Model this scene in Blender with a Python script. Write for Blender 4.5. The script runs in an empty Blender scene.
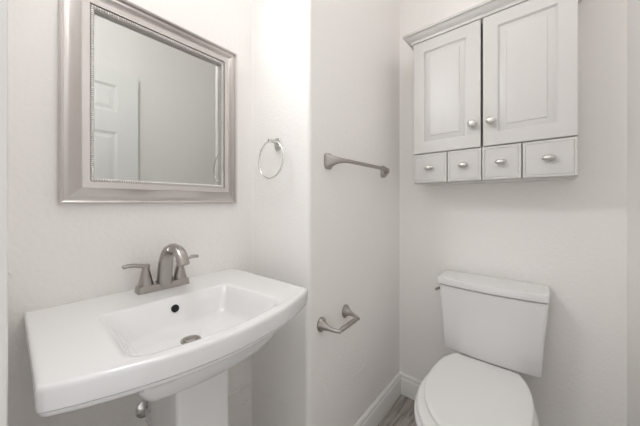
import bpy, bmesh, math
from mathutils import Vector, Matrix
PI = math.pi
C = bpy.context.scene.collection
S = bpy.context.scene

# ------------------------------------------------------------------ camera, world, lights, exposure
CAM_H = 1.14
cd = bpy.data.cameras.new('camera'); cam = bpy.data.objects.new('camera', cd); C.objects.link(cam)
cam.location = (0, 0, CAM_H)
cam.rotation_euler = (PI/2, 0, math.radians(40.36))
cd.sensor_width = 36.0; cd.lens = 36.0*260.0/640.0
cd.shift_y = -10.5/640.0
cd.clip_start = 0.02
S.camera = cam
S.view_settings.view_transform = 'Standard'
S.view_settings.look = 'None'
S.view_settings.gamma = 1.0
S.view_settings.use_curve_mapping = False
S.view_settings.exposure = 0.08
S.cycles.use_denoising = True
S.cycles.max_bounces = 16
S.cycles.diffuse_bounces = 10

w = bpy.data.worlds.new('world'); S.world = w; w.use_nodes = True
bg = w.node_tree.nodes['Background']
bg.inputs[0].default_value = (1.0, 0.985, 0.968, 1)      # the bright hall behind the open door
bg.inputs[1].default_value = 0.82

def lamp(name, kind, loc, power, color, size=None, rot=None):
    l = bpy.data.lights.new(name, kind); o = bpy.data.objects.new(name, l); C.objects.link(o)
    o.location = loc; l.energy = power; l.color = color
    if kind == 'POINT': l.shadow_soft_size = size
    if kind == 'AREA': l.shape = 'DISK'; l.size = size
    if rot: o.rotation_euler = rot
    return o
WARM = (1.0, 0.985, 0.965); COOL = (0.985, 0.995, 1.0)
# the vanity light over the mirror (a frosted bar turned to the room) and an added, unseen ceiling fill by the door
lamp('vanity_lamp', 'AREA', (-0.845, 0.12, 2.12), 6.9, COOL, 0.30, Vector((1, 0.05, -0.37)).to_track_quat('-Z', 'Y').to_euler())
for ly in (0.17, 0.31, 0.45):
    lamp('vanity_bulb', 'POINT', (-0.85, ly, 2.05), 0.02, COOL, 0.07)
lamp('ceiling_fill', 'AREA', (-0.10, 0.15, 2.70), 1.3, WARM, 0.30)

# ------------------------------------------------------------------ materials
def nodes(name):
    m = bpy.data.materials.new(name); m.use_nodes = True
    nt = m.node_tree
    return m, nt, nt.nodes['Principled BSDF']
def bump(nt, b, scale, strength, dist, detail=2.0, stretch=None):
    tc = nt.nodes.new('ShaderNodeTexCoord')
    n = nt.nodes.new('ShaderNodeTexNoise'); n.inputs['Scale'].default_value = scale; n.inputs['Detail'].default_value = detail
    if stretch:
        mp = nt.nodes.new('ShaderNodeMapping'); mp.inputs['Scale'].default_value = stretch
        nt.links.new(tc.outputs['Object'], mp.inputs['Vector']); nt.links.new(mp.outputs[0], n.inputs['Vector'])
    else:
        nt.links.new(tc.outputs['Object'], n.inputs['Vector'])
    bp = nt.nodes.new('ShaderNodeBump'); bp.inputs['Strength'].default_value = strength; bp.inputs['Distance'].default_value = dist
    nt.links.new(n.outputs['Fac'], bp.inputs['Height']); nt.links.new(bp.outputs[0], b.inputs['Normal'])
    return n
def simple(name, col, rough=0.5, metal=0.0, coat=0.0, bmp=None, spec=None):
    m, nt, b = nodes(name)
    b.inputs['Base Color'].default_value = (*col, 1); b.inputs['Roughness'].default_value = rough
    b.inputs['Metallic'].default_value = metal; b.inputs['Coat Weight'].default_value = coat
    b.inputs['Coat Roughness'].default_value = 0.05
    if spec is not None: b.inputs['Specular IOR Level'].default_value = spec
    if bmp: bump(nt, b, *bmp)
    return m
M_wall = simple('wall_paint', (0.890, 0.873, 0.857), 0.62, bmp=(80.0, 0.30, 0.005, 3.0))
M_ceil = simple('ceiling_paint', (0.88, 0.875, 0.87), 0.8, bmp=(85.0, 0.2, 0.004, 3.0))
M_trim = simple('trim_paint', (0.86, 0.855, 0.845), 0.38)
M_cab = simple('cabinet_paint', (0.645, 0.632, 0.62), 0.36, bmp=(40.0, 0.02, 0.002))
M_porc = simple('porcelain', (0.80, 0.80, 0.805), 0.16, coat=0.6)
M_plast = simple('seat_plastic', (0.82, 0.82, 0.815), 0.30)
M_dark = simple('dark_void', (0.01, 0.01, 0.01), 0.8)
M_gap = simple('gap_shadow_board', (0.10, 0.095, 0.09), 0.8)
M_nick = simple('brushed_nickel', (0.42, 0.395, 0.375), 0.30, 1.0, bmp=(220.0, 0.04, 0.001))
M_satin = simple('satin_nickel', (0.66, 0.645, 0.63), 0.28, 1.0)
M_chrome = simple('chrome', (0.80, 0.80, 0.80), 0.10, 1.0)
M_frame = simple('champagne_silver', (0.62, 0.59, 0.575), 0.31, 1.0, bmp=(60.0, 0.05, 0.001, 2.0, (1, 1, 0.2)))
M_bead = simple('bright_silver_beads', (0.80, 0.78, 0.77), 0.35, 0.75)
M_glass = simple('mirror_glass', (0.55, 0.56, 0.545), 0.015, 1.0)

def floor_mat():
    m, nt, b = nodes('grey_plank_floor'); L = nt.links.new
    tc = nt.nodes.new('ShaderNodeTexCoord')
    mp = nt.nodes.new('ShaderNodeMapping'); mp.inputs['Rotation'].default_value = (0, 0, PI/2)
    L(tc.outputs['Object'], mp.inputs['Vector'])
    br = nt.nodes.new('ShaderNodeTexBrick')
    br.inputs['Color1'].default_value = (0.26, 0.235, 0.215, 1); br.inputs['Color2'].default_value = (0.36, 0.33, 0.305, 1)
    br.inputs['Mortar'].default_value = (0.12, 0.10, 0.09, 1); br.inputs['Mortar Size'].default_value = 0.002
    br.inputs['Scale'].default_value = 1.0; br.inputs['Brick Width'].default_value = 0.9; br.inputs['Row Height'].default_value = 0.15
    L(mp.outputs[0], br.inputs['Vector'])
    m2 = nt.nodes.new('ShaderNodeMapping'); m2.inputs['Scale'].default_value = (60, 5.0, 1)
    L(tc.outputs['Object'], m2.inputs['Vector'])
    n = nt.nodes.new('ShaderNodeTexNoise'); n.inputs['Scale'].default_value = 1.0; n.inputs['Detail'].default_value = 5; n.inputs['Distortion'].default_value = 0.6
    L(m2.outputs[0], n.inputs['Vector'])
    cr = nt.nodes.new('ShaderNodeValToRGB')
    cr.color_ramp.elements[0].position = 0.36; cr.color_ramp.elements[0].color = (0.16, 0.14, 0.125, 1)
    cr.color_ramp.elements[1].position = 0.62; cr.color_ramp.elements[1].color = (0.58, 0.55, 0.52, 1)
    L(n.outputs['Fac'], cr.inputs[0])
    mx = nt.nodes.new('ShaderNodeMix'); mx.data_type = 'RGBA'; mx.inputs[0].default_value = 0.55
    L(br.outputs['Color'], mx.inputs[6]); L(cr.outputs[0], mx.inputs[7]); L(mx.outputs[2], b.inputs['Base Color'])
    b.inputs['Roughness'].default_value = 0.45
    return m
M_floor = floor_mat()

# ------------------------------------------------------------------ mesh helpers
def thing(name, label, cat, loc=(0, 0, 0), group=None):
    o = bpy.data.objects.new(name, None); C.objects.link(o); o.location = loc
    o.empty_display_size = 0.05
    tag(o, label, cat, group); return o
def tag(o, label=None, cat=None, group=None):
    if label: o['label'] = label
    if cat: o['category'] = cat
    if group: o['group'] = group
    return o
def wloc(o):
    v = Vector((0, 0, 0))
    while o: v += Vector(o.location); o = o.parent
    return v
def obj(name, bm, mat, parent=None, label=None, smooth=40, kind=None, bevel=0):
    """links the bmesh (built in world coordinates) as one mesh object under parent"""
    bmesh.ops.remove_doubles(bm, verts=bm.verts, dist=1e-6)
    bmesh.ops.recalc_face_normals(bm, faces=bm.faces)
    if parent: bmesh.ops.translate(bm, verts=bm.verts, vec=-wloc(parent))
    if smooth:
        for f in bm.faces: f.smooth = True
        lim = math.radians(smooth)
        for e in bm.edges:
            e.smooth = len(e.link_faces) == 2 and e.calc_face_angle(0) < lim
    me = bpy.data.meshes.new(name); bm.to_mesh(me); bm.free()
    me.materials.append(mat)
    o = bpy.data.objects.new(name, me); C.objects.link(o)
    if parent: o.parent = parent
    if label: o['label'] = label
    if kind: o['kind'] = kind
    if bevel:
        b = o.modifiers.new('bevel', 'BEVEL'); b.width = bevel; b.segments = 3; b.limit_method = 'ANGLE'; b.angle_limit = math.radians(40)
    return o
def struct(name, bm, mat, parent=None, **k):
    return obj(name, bm, mat, parent, kind='structure', **k)
def box(bm, x0, x1, y0, y1, z0, z1):
    v = [bm.verts.new((x, y, z)) for x in (x0, x1) for y in (y0, y1) for z in (z0, z1)]
    for f in ((0, 1, 3, 2), (4, 6, 7, 5), (0, 4, 5, 1), (2, 3, 7, 6), (0, 2, 6, 4), (1, 5, 7, 3)):
        bm.faces.new([v[i] for i in f])
    return bm
def B(*a):
    return box(bmesh.new(), *a)
def loft(bm, rings, cap0=True, cap1=True, close=False):
    R = [[bm.verts.new(p) for p in r] for r in rings]
    n = len(R[0])
    pairs = list(zip(R[:-1], R[1:]))
    if close: pairs.append((R[-1], R[0]))
    for a, b in pairs:
        for i in range(n):
            j = (i+1) % n
            bm.faces.new((a[i], a[j], b[j], b[i]))
    if not close:
        if cap0: bm.faces.new(R[0])
        if cap1: bm.faces.new(R[-1])
    return bm
def prism(bm, poly, z0, z1):
    return loft(bm, [[(x, y, z0) for x, y in poly], [(x, y, z1) for x, y in poly]])
def sweep(bm, pts, ra, rb=None, up=(0, 0, 1), n=20, power=2.0):
    """superelliptic section along a path; ra across, rb along 'up' """
    rb = rb or ra
    P = [Vector(p) for p in pts]; up = Vector(up); rings = []
    for i, p in enumerate(P):
        t = (P[min(i+1, len(P)-1)] - P[max(i-1, 0)]).normalized()
        s = t.cross(up)
        s = s.normalized() if s.length > 1e-4 else Vector((1, 0, 0))
        u = s.cross(t).normalized()
        r = []
        for k in range(n):
            a = 2*PI*k/n; c, q = math.cos(a), math.sin(a)
            c = math.copysign(abs(c)**(2/power), c); q = math.copysign(abs(q)**(2/power), q)
            r.append(p + s*(ra[i]*c) + u*(rb[i]*q))
        rings.append(r)
    return loft(bm, rings)
def lathe(bm, prof, origin, axis=(0, 0, 1), n=28, sx=1.0, sy=1.0):
    """prof: (radius, height) pairs turned about axis through origin"""
    o = Vector(origin); a = Vector(axis).normalized()
    q = Vector((0, 0, 1)).rotation_difference(a)
    rings = []
    for r, h in prof:
        r = max(r, 1e-5)
        rings.append([o + q @ Vector((r*sx*math.cos(2*PI*k/n), r*sy*math.sin(2*PI*k/n), h)) for k in range(n)])
    return loft(bm, rings)
def bez(p0, p1, p2, p3, n=14):
    p0, p1, p2, p3 = map(Vector, (p0, p1, p2, p3)); out = []
    for i in range(n+1):
        t = i/n; u = 1-t
        out.append(p0*u**3 + p1*3*u*u*t + p2*3*u*t*t + p3*t**3)
    return out
def lerp(a, b, t): return a+(b-a)*t
def seq(a, b, n, f=lambda t: t): return [lerp(a, b, f(i/n)) for i in range(n+1)]
def torus(bm, c, R, r, normal, n=56, m=12):
    q = Vector((0, 0, 1)).rotation_difference(Vector(normal)); rings = []
    for i in range(n):
        a = 2*PI*i/n
        rings.append([Vector(c) + q @ Vector(((R+r*math.cos(2*PI*k/m))*math.cos(a), (R+r*math.cos(2*PI*k/m))*math.sin(a), r*math.sin(2*PI*k/m))) for k in range(m)])
    return loft(bm, rings, close=True)
def rounded(poly_edges, r, k=6, m=10):
    rs = r if isinstance(r, (list, tuple)) else [r]*len(poly_edges)   # rs[i]: corner at the end of edge i
    """closed outline from a list of corner-to-corner edge polylines, corners softened; constant vertex count"""
    E = []
    for ei, e in enumerate(poly_edges):
        P = [Vector(p) for p in e]
        d = [0]
        for a, b in zip(P[:-1], P[1:]): d.append(d[-1]+(b-a).length)
        T = d[-1]
        def at(s, P=P, d=d):
            for i in range(len(P)-1):
                if s <= d[i+1] or i == len(P)-2:
                    return P[i].lerp(P[i+1], (s-d[i])/max(d[i+1]-d[i], 1e-9))
        r0, r1 = min(rs[ei-1], T*0.45), min(rs[ei], T*0.45)
        E.append([at(r0+(T-r0-r1)*i/m) for i in range(m+1)] + [P[-1]])
    out = []
    for i, e in enumerate(E):
        nx = E[(i+1) % len(E)]
        out += e[:-1]
        a, c, b = e[-2], e[-1], nx[0]
        for j in range(1, k):
            t = j/k
            out.append(a*(1-t)**2 + c*2*t*(1-t) + b*t*t)
    return out

XA, XC, XR, YA, YB, YF, ZC = -1.003, -0.650, 0.249, 0.700, 1.506, -0.020, 2.74

# ------------------------------------------------------------------ the room
struct('floor', B(-1.2, 0.45, -0.6, 1.65, -0.05, 0.0), M_floor)
struct('ceiling', B(-1.2, 0.45, -0.14, 1.65, ZC, ZC+0.06), M_ceil)
struct('wall_left', B(XA-0.1, XA, -0.14, YA, 0, ZC), M_wall)
struct('wall_alcove', B(XA-0.1, -0.72, YA, YA+0.1, 0, ZC), M_wall)
R_ = 0.020
arc = [(XC-R_+R_*math.sin(a), YA+R_-R_*math.cos(a)) for a in seq(0, PI/2, 10)]
struct('wall_side', prism(bmesh.new(), [(-0.72, YA)] + arc + [(XC, YB), (-0.72, YB)], 0, ZC), M_wall)
struct('wall_back', B(-0.75, XR+0.1, YB, YB+0.1, 0, ZC), M_wall)
struct('wall_right', B(XR, XR+0.1, -0.14, YB, 0, ZC), M_wall)
bm = bmesh.new()
box(bm, XA, -0.56, -0.14, YF, 0, ZC); box(bm, -0.56, XR, -0.14, YF, 2.06, ZC)
struct('wall_front', bm, M_wall)
# door frame behind the camera: jamb, header and the casing that shows as a strip on the left edge
bm = bmesh.new()
box(bm, -0.56, -0.55, -0.14, YF, 0, 2.05); box(bm, 0.232, XR, -0.14, YF, 0, 2.05); box(bm, -0.56, XR, -0.14, YF, 2.05, 2.06)
struct('trim_1', bm, M_trim)
struct('trim_2', B(-0.612, -0.5555, YF, -0.0058, 0, 2.11), M_trim, bevel=0.002)
struct('trim_3', B(-0.5555, XR, YF, -0.0058, 2.055, 2.11), M_trim, bevel=0.002)

def skirting(name, p, q, nrm, m0=0.0, m1=0.0):
    """baseboard along the wall from p to q, nrm into the room; m0/m1 mitre the ends"""
    prof = [(0, 0), (0.014, 0), (0.014, 0.088), (0.0125, 0.094), (0.0085, 0.099), (0.0085, 0.103), (0.0115, 0.107), (0.0115, 0.112), (0.007, 0.119), (0.003, 0.122), (0, 0.122)]
    p, q, nrm = Vector(p), Vector(q), Vector(nrm); d = (q-p).normalized(); rings = []
    for e, mm, sg in ((p, m0, 1), (q, m1, -1)):
        rings.append([(*(e + nrm*a + d*(sg*mm*a)), z) for a, z in prof])
    return struct(name, loft(bmesh.new(), rings), M_trim, smooth=25)
skirting('baseboard_side', (XC, YA+0.02), (XC, YB), (1, 0), 0, 1)
skirting('baseboard_back', (XC, YB), (XR, YB), (0, -1), 1, 1)
skirting('baseboard_right', (XR, 0.62), (XR, YB), (-1, 0), 0, 1)
skirting('baseboard_left', (XA, YF), (XA, YA), (1, 0), 0, 1)
skirting('baseboard_alcove', (XA, YA), (XC-0.02, YA), (0, -1), 1, 0)

# old paint ridge left on the alcove walls below the sink, scuff on the side wall
bm = bmesh.new(); sweep(bm, [(XA, 0.50, 0.323), (XA, 0.60, 0.321), (XA, YA, 0.318)], [0.0045]*3, n=10)
struct('trim_4', bm, M_trim)
bm = bmesh.new(); sweep(bm, [(XA+0.05, YA, 0.322), (-0.90, YA, 0.324), (-0.82, YA, 0.335), (-0.74, YA, 0.345)], [0.0012, .0032, .0028, 0.0012], n=10)
struct('trim_5', bm, M_trim)
bm = bmesh.new()
sweep(bm, [(XC, 1.035, 0.343), (XC, 1.07, 0.350), (XC, 1.10, 0.3535), (XC, 1.122, 0.358)], [0.0006, 0.0022, 0.0012, 0.0005], [0.001, 0.002, 0.003, 0.001], n=8)
struct('trim_6', bm, M_trim)
for (yy, zz), lb in (((0.655, 0.305), 'small painted wall plug beside pedestal, just under the paint ridge'),
                     ((0.665, 0.255), 'small painted wall plug beside pedestal, lower of the two')):
    o = obj('wall_plug', lathe(bmesh.new(), [(0, 0.010), (0.005, 0.009), (0.0080, 0.006), (0.0085, 0)], (XA, yy, zz), (1, 0, 0), 18), M_trim)
    tag(o, lb, 'wall plug', 'painted wall plugs under the sink')
o = obj('wall_nail', lathe(bmesh.new(), [(0, 0.009), (0.003, 0.008), (0.004, 0.005), (0.0025, 0.004), (0.0025, 0)], (XA, -0.0065, 0.968), (1, 0, 0), 14), M_trim)
tag(o, 'tiny white nail head in left wall above the sink corner', 'nail')

# ------------------------------------------------------------------ the open door seen in the mirror
DX0, DX1, DY0, DY1, DZ1 = 0.193, 0.228, -0.07, 0.574, 2.030
d1 = bpy.data.objects.new('door_1', None); C.objects.link(d1); d1.location = (DX1, DY0, 0); d1['kind'] = 'structure'
bm = bmesh.new()
ys = [DY0, DY0+0.115, (DY0+DY1)/2-0.05, (DY0+DY1)/2+0.05, DY1-0.120, DY1]
zs = [0.012, 0.24, 0.86, 1.02, 1.615, 1.748, 1.931, DZ1]
def quad(bm, a, b, c, d): return bm.faces.new([bm.verts.new(p) for p in (a, b, c, d)])
def panel(bm, y0, y1, z0, z1, x, sg):
    prev = None
    for ins, dep in ((0, 0), (0.006, 0.004), (0.014, 0.009), (0.022, 0.009), (0.045, 0.003)):
        X = x + sg*dep
        r = [(X, y0+ins, z0+ins), (X, y1-ins, z0+ins), (X, y1-ins, z1-ins), (X, y0+ins, z1-ins)]
        if prev:
            for i in range(4): quad(bm, prev[i], prev[(i+1) % 4], r[(i+1) % 4], r[i])
        prev = r
    quad(bm, *prev)
for X, sg in ((DX0, 1), (DX1, -1)):
    for i in range(5):
        for j in range(7):
            y0, y1, z0, z1 = ys[i], ys[i+1], zs[j], zs[j+1]
            if i in (1, 3) and j in (1, 3, 5): panel(bm, y0, y1, z0, z1, X, sg)
            else: quad(bm, (X, y0, z0), (X, y1, z0), (X, y1, z1), (X, y0, z1))
for i in range(5):
    for z in (zs[0], zs[-1]): quad(bm, (DX0, ys[i], z), (DX1, ys[i], z), (DX1, ys[i+1], z), (DX0, ys[i+1], z))
for j in range(7):
    for y in (ys[0], ys[-1]): quad(bm, (DX0, y, zs[j]), (DX1, y, zs[j]), (DX1, y, zs[j+1]), (DX0, y, zs[j+1]))
struct('door_panel', bm, M_trim, d1, smooth=0)
bm = bmesh.new()
lathe(bm, [(0, 0), (0.026, 0), (0.026, 0.004), (0.010, 0.008), (0.009, 0.022), (0.018, 0.030), (0.024, 0.040), (0.022, 0.049), (0.012, 0.054), (0, 0.055)], (DX0, 0.505, 0.93), (-1, 0, 0))
obj('door_handle', bm, M_nick, d1, kind='structure')

# ------------------------------------------------------------------ mirror
def rect_loft(prof, y0, y1, z0, z1, x, cap=False):
    """mitred picture-frame moulding on the plane X = x; prof: (inset, height above wall)"""
    rings = [[(x+hh, y0+i, z0+i), (x+hh, y1-i, z0+i), (x+hh, y1-i, z1-i), (x+hh, y0+i, z1-i)] for i, hh in prof]
    return rings
MY0, MY1, MZ0, MZ1 = 0.0768, 0.6150, 1.1365, 1.7725
mir = thing('wall_mirror', 'rectangular wall mirror in a champagne silver beaded frame above the sink', 'mirror', (XA, (MY0+MY1)/2, MZ0))
prof = [(0.0, 0.001), (0.0, 0.015), (0.0015, 0.0195), (0.005, 0.0215), (0.0085, 0.0195), (0.0098, 0.015), (0.0105, 0.0115)]
prof += [(lerp(0.0105, 0.0440, t), 0.0115 + 0.0180*t**1.6) for t in [i/9 for i in range(1, 10)]]
prof += [(0.0448, 0.0308), (0.0468, 0.0308), (0.0478, 0.0290), (0.0628, 0.0268), (0.0632, 0.0195), (0.0735, 0.0180), (0.0737, 0.008), (0.0737, 0.001)]
rings = rect_loft(prof, MY0, MY1, MZ0, MZ1, XA)
obj('frame', loft(bmesh.new(), rings, close=True), M_frame, mir, smooth=28)
gi = 0.0730
obj('glass', B(XA+0.002, XA+0.005, MY0+gi, MY1-gi, MZ0+gi, MZ1-gi), M_glass, mir, smooth=0)
bm = bmesh.new()
bi = 0.0685; by0, by1, bz0, bz1 = MY0+bi, MY1-bi, MZ0+bi, MZ1-bi
for a0, a1, along in ((by0, by1, 'y'), (bz0, bz1, 'z')):
    n = round((a1-a0)/0.0060)
    for i in range(n+1):
        a = lerp(a0, a1, i/n)
        for b in ((bz0, bz1) if along == 'y' else (by0, by1)):
            M = Matrix.Translation((XA+0.0205, a, b) if along == 'y' else (XA+0.0205, b, a))
            sc = (0.0042, 0.0028, 0.0049) if along == 'y' else (0.0042, 0.0049, 0.0028)
            bmesh.ops.create_icosphere(bm, subdivisions=2, radius=1.0, matrix=M @ Matrix.Diagonal((*sc, 1)))
obj('beading', bm, M_bead, mir, smooth=80)

# ------------------------------------------------------------------ pedestal sink
SZ = 0.860; SY0, SY1 = 0.018, 0.614; SYM = (SY0+SY1)/2
def bow(xc, xm, y0, y1, n=24, p=2.0):
    return [(lerp(xm, xc, abs(2*i/n-1)**p), lerp(y0, y1, i/n)) for i in range(n+1)]
def sink_ring(z, xb, xc, xm, y0, y1, r, yb0=None, yb1=None, p=2.0, rb=0.001):
    # back-left > front-left > bowed front > front-right > back-right > back
    yb0 = y0 if yb0 is None else yb0; yb1 = y1 if yb1 is None else yb1
    e = [[(xb, yb0), (xc, y0)], bow(xc, xm, y0, y1, p=p), [(xc, y1), (xb, yb1)], [(xb, yb1), (xb, yb0)]]
    e = [[(*q, z) for q in t] for t in e]
    return rounded(e, [r, r, rb, rb], 6, 14)
sink = thing('pedestal_sink', 'white porcelain pedestal sink with bowed front against the left wall', 'sink', (-0.80, SYM, 0))
W0 = XA + 0.001
def rim(z, i, r=0.012, bx=0.0):
    return sink_ring(z, W0+bx, -0.580-i, -0.501-i, 0.020+i, 0.625-i, r, 0.016+i, 0.612-i)
R = [sink_ring(0.7575, -0.90, -0.578, -0.557, 0.180, 0.432, 0.014, rb=0.02),          # apron bottom
     sink_ring(0.7590, -0.92, -0.565, -0.544, 0.167, 0.445, 0.014, rb=0.02),
     sink_ring(0.7630, -0.93, -0.561, -0.540, 0.163, 0.449, 0.014, rb=0.02),
     sink_ring(0.7800, -0.95, -0.553, -0.531, 0.152, 0.460, 0.014, rb=0.01),
     sink_ring(0.7950, -0.96, -0.547, -0.525, 0.144, 0.468, 0.014, rb=0.01),
     sink_ring(0.8075, -0.985, -0.543, -0.521, 0.138, 0.474, 0.014),
     rim(0.8078, 0.012), rim(0.8082, 0.006), rim(0.810, 0.0045), rim(0.8170, 0.0030), rim(0.8177, 0.0055), rim(0.8193, 0.0055), rim(0.8200, 0.0012),
     rim(0.831, 0.0004), rim(0.850, 0.0), rim(0.8555, 0.0008), rim(0.8588, 0.0030), rim(SZ, 0.0070, bx=0.0012), rim(SZ, 0.0110, bx=0.0052),
     sink_ring(SZ, -0.838, -0.556, -0.525, 0.120, 0.511, 0.044, 0.126, 0.484, rb=0.022),
     sink_ring(SZ, -0.834, -0.559, -0.528, 0.124, 0.507, 0.044, 0.130, 0.480, rb=0.022),
     sink_ring(SZ-0.0012, -0.828, -0.563, -0.531, 0.130, 0.501, 0.044, 0.137, 0.474, rb=0.022),
     sink_ring(SZ-0.005, -0.823, -0.568, -0.535, 0.137, 0.495, 0.044, 0.143, 0.468, rb=0.022),
     sink_ring(SZ-0.035, -0.807, -0.590, -0.556, 0.152, 0.478, 0.048, 0.160, 0.456, rb=0.028),
     sink_ring(SZ-0.060, -0.793, -0.610, -0.580, 0.168, 0.462, 0.050, 0.176, 0.446, rb=0.034),
     sink_ring(SZ-0.068, -0.787, -0.618, -0.590, 0.176, 0.454, 0.052, 0.183, 0.440, rb=0.036),
     sink_ring(SZ-0.074, -0.779, -0.630, -0.605, 0.188, 0.442, 0.054, 0.193, 0.430, rb=0.038),
     sink_ring(SZ-0.0868, -0.745, -0.672, -0.662, 0.265, 0.350, 0.012, rb=0.012)]
basin = obj('basin', loft(bmesh.new(), R), M_porc, sink, smooth=62)
DRX, DRY, DRZ = -0.712, 0.305, SZ-0.0862
obj('drain', lathe(bmesh.new(), [(0.010, -0.01), (0.024, -0.002), (0.0245, 0.0015), (0.020, 0.003), (0.0175, 0.0015), (0.017, 0.004), (0.012, 0.0065), (0, 0.0072)], (DRX, DRY, DRZ)), M_nick, sink, label='brushed nickel pop-up drain')
obj('overflow_hole', lathe(bmesh.new(), [(0.0105, -0.006), (0.0105, 0.0010), (0.009, 0.0014), (0, 0.0006)], (-0.8085, 0.303, 0.8330), (0.88, 0, 0.47)), M_dark, sink, label='black overflow hole')
def ped_ring(z, xf, xb, hw, r=0.012):
    c = [(xb, SYM-hw), (xf, SYM-hw), (xf, SYM+hw), (xb, SYM+hw)]
    return rounded([[(*c[i], z), (*c[(i+1) % 4], z)] for i in range(4)], r, 4, 4)
R = [ped_ring(0.0, -0.63, -0.87, 0.095), ped_ring(0.03, -0.63, -0.87, 0.095), ped_ring(0.05, -0.642, -0.85, 0.083),
     ped_ring(0.40, -0.652, -0.845, 0.069), ped_ring(0.62, -0.652, -0.845, 0.068), ped_ring(0.7600, -0.650, -0.85, 0.069)]
obj('pedestal', loft(bmesh.new(), R), M_porc, sink, smooth=50)

# ------------------------------------------------------------------ faucet
FX, FY = -0.948, 0.319
fau = thing('faucet', 'brushed nickel two-handle centerset faucet on the back deck of the sink', 'faucet', (FX, FY, SZ))
def base_ring(z, hx, hy, r):
    c = [(FX-hx, FY-hy), (FX+hx, FY-hy), (FX+hx, FY+hy), (FX-hx, FY+hy)]
    return rounded([[(*c[i], z), (*c[(i+1) % 4], z)] for i in range(4)], r, 6, 5)
obj('base_plate', loft(bmesh.new(), [base_ring(SZ+0.0005, 0.025, 0.0765, 0.012), base_ring(SZ+0.016, 0.0235, 0.0745, 0.012), base_ring(SZ+0.0205, 0.0215, 0.0725, 0.012), base_ring(SZ+0.0215, 0.018, 0.069, 0.010)]), M_nick, fau)
pts = bez((FX+0.008, FY, SZ+0.014), (FX+0.010, FY, SZ+0.075), (FX+0.026, FY, SZ+0.132), (FX+0.080, FY, SZ+0.139), 18)
pts += bez((FX+0.080, FY, SZ+0.139), (FX+0.118, FY, SZ+0.141), (FX+0.146, FY, SZ+0.130), (FX+0.157, FY, SZ+0.098), 12)[1:]
n = len(pts)-1
ra = [lerp(0.0230, 0.0165, min(1, (i/n)*1.5)**0.8) for i in range(n+1)]
rb = [lerp(0.0230, 0.0125, min(1, (i/n)*1.5)) for i in range(n+1)]
obj('spout', sweep(bmesh.new(), pts, ra, rb, up=(-1, 0, 0.001), n=24, power=2.4), M_nick, fau)
for sg in (-1, 1):
    hy = FY + sg*0.0505
    bm = bmesh.new()
    lathe(bm, [(0.0215, 0.018), (0.0212, 0.022), (0.0178, 0.036), (0.0138, 0.054), (0.0108, 0.068), (0.0098, 0.074), (0.0098, 0.082), (0.008, 0.0855), (0, 0.086)], (FX, hy, SZ), n=24)
    h = obj('handle', bm, M_nick, fau)
    pts = bez((FX, hy-sg*0.009, SZ+0.077), (FX, hy+sg*0.012, SZ+0.082), (FX+0.002, hy+sg*0.032, SZ+0.092), (FX+0.004, hy+sg*0.060, SZ+0.087), 10)
    obj('lever', sweep(bmesh.new(), pts, seq(0.0100, 0.0078, 10), seq(0.0070, 0.0052, 10), n=16, power=2.6), M_nick, h)

# ------------------------------------------------------------------ shut-off valve under the sink
VY, VZ = 0.284, 0.458
val = thing('shutoff_valve', 'small white-handled shut-off valve on wall beneath the sink, left of pedestal', 'valve', (XA, VY, VZ))
obj('escutcheon', lathe(bmesh.new(), [(0, 0), (0.030, 0), (0.029, 0.004), (0.018, 0.010), (0.009, 0.012), (0.009, 0.040), (0, 0.040)], (XA, VY, VZ), (1, 0, 0)), M_chrome, val)
bm = bmesh.new()
lathe(bm, [(0, -0.014), (0.012, -0.014), (0.012, 0.014), (0, 0.014)], (XA+0.040, VY, VZ), (1, 0, 0), 20)
sweep(bm, [(XA+0.040, VY, VZ), (XA+0.040, VY, VZ+0.03)], [0.007, 0.006], up=(1, 0, 0))
obj('valve_body', bm, M_chrome, val)
obj('handle', lathe(bmesh.new(), [(0.006, 0.052), (0.006, 0.060), (0.020, 0.060), (0.022, 0.063), (0.022, 0.070), (0.019, 0.074), (0.008, 0.073), (0, 0.073)], (XA, VY, VZ), (1, 0, 0), 24, 1.0, 0.72), M_porc, val, label='white oval handle')
pts = bez((XA+0.040, VY, VZ+0.028), (XA+0.040, VY, VZ+0.10), (XA+0.05, VY+0.03, VZ+0.14), (-0.96, VY+0.03, 0.745), 14)
obj('supply_hose', sweep(bmesh.new(), pts, [0.005]*15, up=(0, 1, 0), n=12), M_chrome, val)

# ------------------------------------------------------------------ towel ring on the alcove wall
TX, TZ = -0.818, 1.384
ring = thing('towel_ring', 'round chrome towel ring hanging on the narrow alcove wall', 'towel ring', (TX, YA, TZ))
obj('wall_plate', sweep(bmesh.new(), [(TX, YA, TZ-0.006), (TX, YA-0.005, TZ-0.006), (TX, YA-0.008, TZ-0.006), (TX, YA-0.009, TZ-0.006)], [0.019, 0.019, 0.017, 0.013], [0.026, 0.026, 0.024, 0.020], n=28, power=3.0), M_satin, ring)
obj('post', lathe(bmesh.new(), [(0.0075, 0.006), (0.006, 0.014), (0.0055, 0.034), (0.0075, 0.038), (0.0080, 0.046), (0.0065, 0.051), (0, 0.052)], (TX, YA, TZ), (0, -1, 0), 20), M_chrome, ring)
obj('ring', torus(bmesh.new(), (TX+0.006, YA-0.045, TZ-0.074), 0.0745, 0.0036, (0, -1, 0.03)), M_chrome, ring)

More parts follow.
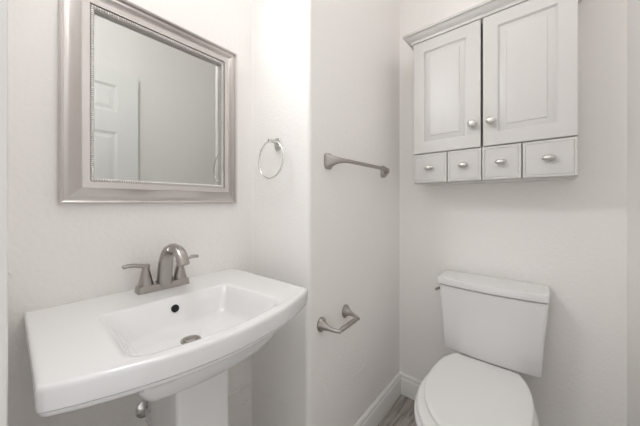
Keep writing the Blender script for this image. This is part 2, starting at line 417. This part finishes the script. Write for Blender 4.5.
# ------------------------------------------------------------------ towel bar on the side wall
bar = thing('towel_bar', 'brushed nickel towel bar with flared ends on the side wall', 'towel bar', (XC, 1.06, 1.305))
BX = XC + 0.056
for y0, sg in ((0.812, 1), (1.285, -1)):
    pts = [Vector((XC, y0, 1.305)), Vector((XC+0.006, y0, 1.305))] + bez((XC+0.0065, y0, 1.305), (XC+0.026, y0+sg*0.004, 1.306), (BX-0.006, y0+sg*0.016, 1.306), (BX, y0+sg*0.070, 1.307), 12)
    k = len(pts)
    tt = [0, 0] + [i/12 for i in range(13)]
    rz = [0.0315, 0.0315] + [0.0078 + 0.0237*(1-t)**2.0 for t in tt[2:]]
    ry = [0.0235, 0.0235] + [0.0075 + 0.0160*(1-t)**2.6 for t in tt[2:]]
    obj('bracket', sweep(bmesh.new(), pts, ry, rz, n=28, power=3.6), M_nick, bar)
obj('rod', sweep(bmesh.new(), [(BX, 0.880, 1.307), (BX, 1.06, 1.307), (BX, 1.217, 1.307)], [0.0075]*3, [0.0078]*3, n=28, power=3.6), M_nick, bar)

# ------------------------------------------------------------------ toilet paper holder
tp = thing('toilet_paper_holder', 'empty brushed nickel toilet paper holder on the side wall above the baseboard', 'toilet paper holder', (XC, 0.852, 0.668))
RX = XC + 0.075
for y0, y1, z1 in ((0.771, 0.789, 0.658), (0.934, 0.912, 0.664)):
    pts = [Vector((XC, y0, 0.668)), Vector((XC+0.004, y0, 0.668))] + bez((XC+0.0045, y0, 0.668), (XC+0.020, y0, 0.666), (XC+0.045, y0, z1-0.001), (RX+0.006, y1, z1), 14)
    tt = [i/14 for i in range(15)]
    rr = [0.0245, 0.0245] + [0.0068 + 0.0175*(1-t)**2.8 for t in tt]
    rz = [0.0285, 0.0285] + [0.0066 + 0.0215*(1-t)**2.8 for t in tt]
    obj('arm', sweep(bmesh.new(), pts, rr, rz, n=24), M_nick, tp)
pts = [Vector((RX, 0.784, 0.658)).lerp(Vector((RX, 0.917, 0.6645)), t) for t in (0, 0.04, 0.15, 0.17, 0.83, 0.85, 0.96, 1)]
obj('roller', sweep(bmesh.new(), pts, [0.005, 0.0075, 0.0075, 0.0092, 0.0092, 0.0075, 0.0075, 0.005], n=20), M_nick, tp)

# ------------------------------------------------------------------ wall cabinet over the toilet
CX0, CX1, CYF, CZ0, CZ1 = -0.498, 0.104, 1.320, 1.234, 1.945
CXM = (CX0+CX1)/2
cab = thing('wall_cabinet', 'white two-door wall cabinet with four small drawers above the toilet', 'cabinet', (CXM, YB, CZ0))
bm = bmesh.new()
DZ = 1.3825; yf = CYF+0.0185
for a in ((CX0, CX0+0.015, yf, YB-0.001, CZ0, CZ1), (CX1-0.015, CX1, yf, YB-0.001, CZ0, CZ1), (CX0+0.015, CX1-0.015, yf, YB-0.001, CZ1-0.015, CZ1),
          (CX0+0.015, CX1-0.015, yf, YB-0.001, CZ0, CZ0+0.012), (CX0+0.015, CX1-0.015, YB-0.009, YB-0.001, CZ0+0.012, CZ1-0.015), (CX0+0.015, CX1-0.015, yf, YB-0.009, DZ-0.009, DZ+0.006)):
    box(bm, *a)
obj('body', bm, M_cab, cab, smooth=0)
obj('crown', loft(bmesh.new(), [[(CX0-a, YB-0.001, z), (CX0-a, CYF+0.004-a, z), (CX1+a, CYF+0.004-a, z), (CX1+a, YB-0.001, z)] for a, z in
    [(0.0, 1.944), (0.006, 1.9445), (0.008, 1.950), (0.0085, 1.954), (0.012, 1.957), (0.020, 1.962), (0.027, 1.969), (0.032, 1.976), (0.038, 1.9765), (0.041, 1.979), (0.041, 1.987), (0.039, 1.989), (0.03, 1.9895)]]), M_cab, cab, smooth=25)
def front_loft(prof, x0, x1, z0, z1):
    return [[(x0+i, CYF+d, z0+i), (x1-i, CYF+d, z0+i), (x1-i, CYF+d, z1-i), (x0+i, CYF+d, z1-i)] for i, d in prof]
g = 0.0030
dprof = [(0, 0.018), (0, 0.003), (0.0012, 0.0008), (0.003, 0.0), (0.054, 0.0), (0.0548, 0.0036), (0.0572, 0.0040), (0.0578, 0.0078), (0.0610, 0.0082), (0.0630, 0.0072), (0.084, 0.0042), (0.0848, 0.0014), (0.091, 0.0012)]
kprof = [(0, 0), (0.0085, 0), (0.0085, 0.002), (0.0055, 0.004), (0.005, 0.010), (0.009, 0.0135), (0.0145, 0.018), (0.0172, 0.023), (0.0165, 0.028), (0.0115, 0.032), (0.005, 0.0335), (0, 0.034)]
for x0, x1, kx in ((CX0, CXM-g, CXM-0.0345), (CXM+g, CX1, CXM+0.0345)):
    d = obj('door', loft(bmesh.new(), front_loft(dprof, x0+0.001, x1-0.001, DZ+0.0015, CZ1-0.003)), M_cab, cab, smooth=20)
    obj('knob', lathe(bmesh.new(), kprof, (kx, CYF, 1.486), (0, -1, 0)), M_satin, d, label='round brushed nickel knob')
dx = (CX0, -0.337, CXM, -0.058, CX1)
for i in range(4):
    x0, x1 = dx[i], dx[i+1]
    pr = [(0, 0.018), (0, 0.003), (0.001, 0.0008), (0.0025, 0.0), (0.009, 0.0), (0.0096, 0.0022), (0.0112, 0.0022), (0.0118, 0.0)]
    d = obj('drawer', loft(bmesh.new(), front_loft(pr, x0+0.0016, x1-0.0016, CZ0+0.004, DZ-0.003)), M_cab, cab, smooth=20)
    xm, zm = (x0+x1)/2, 1.309
    bm = bmesh.new()
    lathe(bm, [(0, 0), (0.006, 0), (0.005, 0.004), (0.0045, 0.010), (0.0, 0.012)], (xm, CYF, zm), (0, -1, 0), 18)
    lathe(bm, [(0, 0.0085), (0.012, 0.0095), (0.0185, 0.0125), (0.021, 0.0165), (0.0185, 0.0215), (0.011, 0.0255), (0, 0.0265)], (xm, CYF, zm), (0, -1, 0), 26, 1.0, 0.55)
    obj('pull', bm, M_satin, d, label='oval brushed nickel pull')

# ------------------------------------------------------------------ toilet
TCX = -0.184
toi = thing('toilet', 'white two-piece toilet with closed lid against the back wall', 'toilet', (TCX, 1.2, 0))
def tank_ring(z, hw, yc, ym, yb, r, cx=-0.177):
    e = [[(cx-hw, yb), (cx-hw, yc)], [(lerp(cx-hw, cx+hw, i/20), lerp(ym, yc, abs(2*i/20-1)**2)) for i in range(21)], [(cx+hw, yc), (cx+hw, yb)], [(cx+hw, yb), (cx-hw, yb)]]
    return rounded([[(*q, z) for q in s] for s in e], r, 6, 10)
R = [tank_ring(0.4440, 0.175, 1.352, 1.334, 1.482, 0.008), tank_ring(0.4450, 0.1780, 1.349, 1.331, 1.484, 0.009), tank_ring(0.449, 0.1800, 1.347, 1.328, 1.485, 0.010),
     tank_ring(0.60, 0.1890, 1.344, 1.324, 1.486, 0.010), tank_ring(0.743, 0.2005, 1.340, 1.319, 1.487, 0.011), tank_ring(0.7445, 0.199, 1.342, 1.321, 1.486, 0.015), tank_ring(0.7446, 0.184, 1.357, 1.336, 1.470, 0.012), tank_ring(0.7500, 0.184, 1.357, 1.336, 1.470, 0.012)]
obj('tank', loft(bmesh.new(), R), M_porc, toi, smooth=50)
cl = -0.181
R = [tank_ring(0.7495, 0.199, 1.341, 1.319, 1.488, 0.014, cl), tank_ring(0.7500, 0.2060, 1.334, 1.312, 1.493, 0.014, cl), tank_ring(0.7515, 0.2075, 1.332, 1.310, 1.494, 0.014, cl),
     tank_ring(0.7765, 0.2085, 1.330, 1.308, 1.494, 0.014, cl), tank_ring(0.7800, 0.2075, 1.3315, 1.3095, 1.493, 0.014, cl), tank_ring(0.7815, 0.2050, 1.334, 1.312, 1.491, 0.014, cl), tank_ring(0.782, 0.198, 1.341, 1.319, 1.485, 0.012, cl)]
obj('tank_lid', loft(bmesh.new(), R), M_porc, toi, smooth=35)
LX = -0.177-0.192
bm = bmesh.new()
lathe(bm, [(0, -0.004), (0.011, -0.004), (0.011, 0.004), (0.006, 0.007), (0.006, 0.016), (0, 0.017)], (LX, 1.405, 0.712), (-1, 0, 0), 20)
sweep(bm, [(LX-0.014, 1.412, 0.712), (LX-0.016, 1.40, 0.712), (LX-0.019, 1.385, 0.712), (LX-0.026, 1.350, 0.7125), (LX-0.026, 1.346, 0.7125)], [0.005, 0.0055, 0.005, 0.006, 0.004], [0.007, 0.007, 0.006, 0.007, 0.005], n=14)
obj('flush_lever', bm, M_nick, toi, label='nickel flush lever on the side of the tank')
def egg(z, hw, tip, yc=1.105, ys=0.250, yback=1.318, p=2.4, n=36):
    """closed seat outline: elliptical front, fuller back cut straight at yback"""
    out = []
    for i in range(n+1):                       # left to right round the front
        a = PI*i/n
        out.append((TCX-hw*math.cos(a), yc-(yc-tip)*math.sin(a), z))
    m = 12; wb = hw*(1-min(0.999, ((yback-yc)/ys))**p)**(1/p)
    back = []
    for i in range(1, m+1):
        t = (yback-yc)*i/m
        back.append((hw*(1-(t/ys)**p)**(1/p), yc+t))
    out += [(TCX+a, y, z) for a, y in back]
    out += [(TCX+lerp(wb, -wb, i/6), yback, z) for i in range(1, 6)]
    out += [(TCX-a, y, z) for a, y in reversed(back)]
    return out
def lid(z, i): return egg(z, 0.1665-i, 0.850+i, 1.105, 0.278, 1.330-i, 2.4)
R = [lid(0.429, 0.005), lid(0.430, 0.0015), lid(0.433, 0.0), lid(0.440, 0.0), lid(0.4432, 0.0012), lid(0.4450, 0.005), lid(0.4462, 0.020), lid(0.4472, 0.06), lid(0.4476, 0.11)]
obj('seat_lid', loft(bmesh.new(), R), M_plast, toi, smooth=50)
TCX = -0.187
def ring(z, i): return egg(z, 0.178-i, 0.808+i, 1.070, 0.26, 1.300-i, 2.0)
R = [ring(0.407, 0.008), ring(0.409, 0.003), ring(0.414, 0.0), ring(0.421, 0.0005), ring(0.426, 0.005), ring(0.4285, 0.015)]
obj('seat', loft(bmesh.new(), R), M_plast, toi, smooth=50)
def bowl(z, hw, tip, yb, yc=1.065, p=2.1): return egg(z, hw, tip, yc, (yb-yc)/0.93, yb, p)
R = [bowl(0.0, 0.115, 0.93, 1.42, 1.15, 3), bowl(0.025, 0.113, 0.935, 1.42, 1.15, 3), bowl(0.06, 0.103, 0.95, 1.42, 1.15, 3), bowl(0.15, 0.104, 0.945, 1.42, 1.15, 3), bowl(0.22, 0.126, 0.905, 1.42, 1.13, 2.8),
     bowl(0.29, 0.157, 0.855, 1.42, 1.10, 2.5), bowl(0.345, 0.176, 0.818, 1.42, 1.08, 2.2), bowl(0.380, 0.184, 0.799, 1.41), bowl(0.398, 0.185, 0.797, 1.41), bowl(0.404, 0.182, 0.801, 1.408), bowl(0.406, 0.174, 0.81, 1.40)]
obj('bowl', loft(bmesh.new(), R), M_porc, toi, smooth=50)
bm = bmesh.new(); box(bm, TCX-0.095, TCX+0.095, 1.355, 1.475, 0.402, 0.4485)
obj('tank_gasket', bm, M_porc, toi, bevel=0.008)
for s in (-1, 1):
    obj('hinge', sweep(bmesh.new(), [(TCX+s*0.075-0.018, 1.314, 0.434), (TCX+s*0.075-0.014, 1.314, 0.434), (TCX+s*0.075+0.014, 1.314, 0.434), (TCX+s*0.075+0.018, 1.314, 0.434)], [0.005, 0.008, 0.008, 0.005], n=14), M_plast, toi)
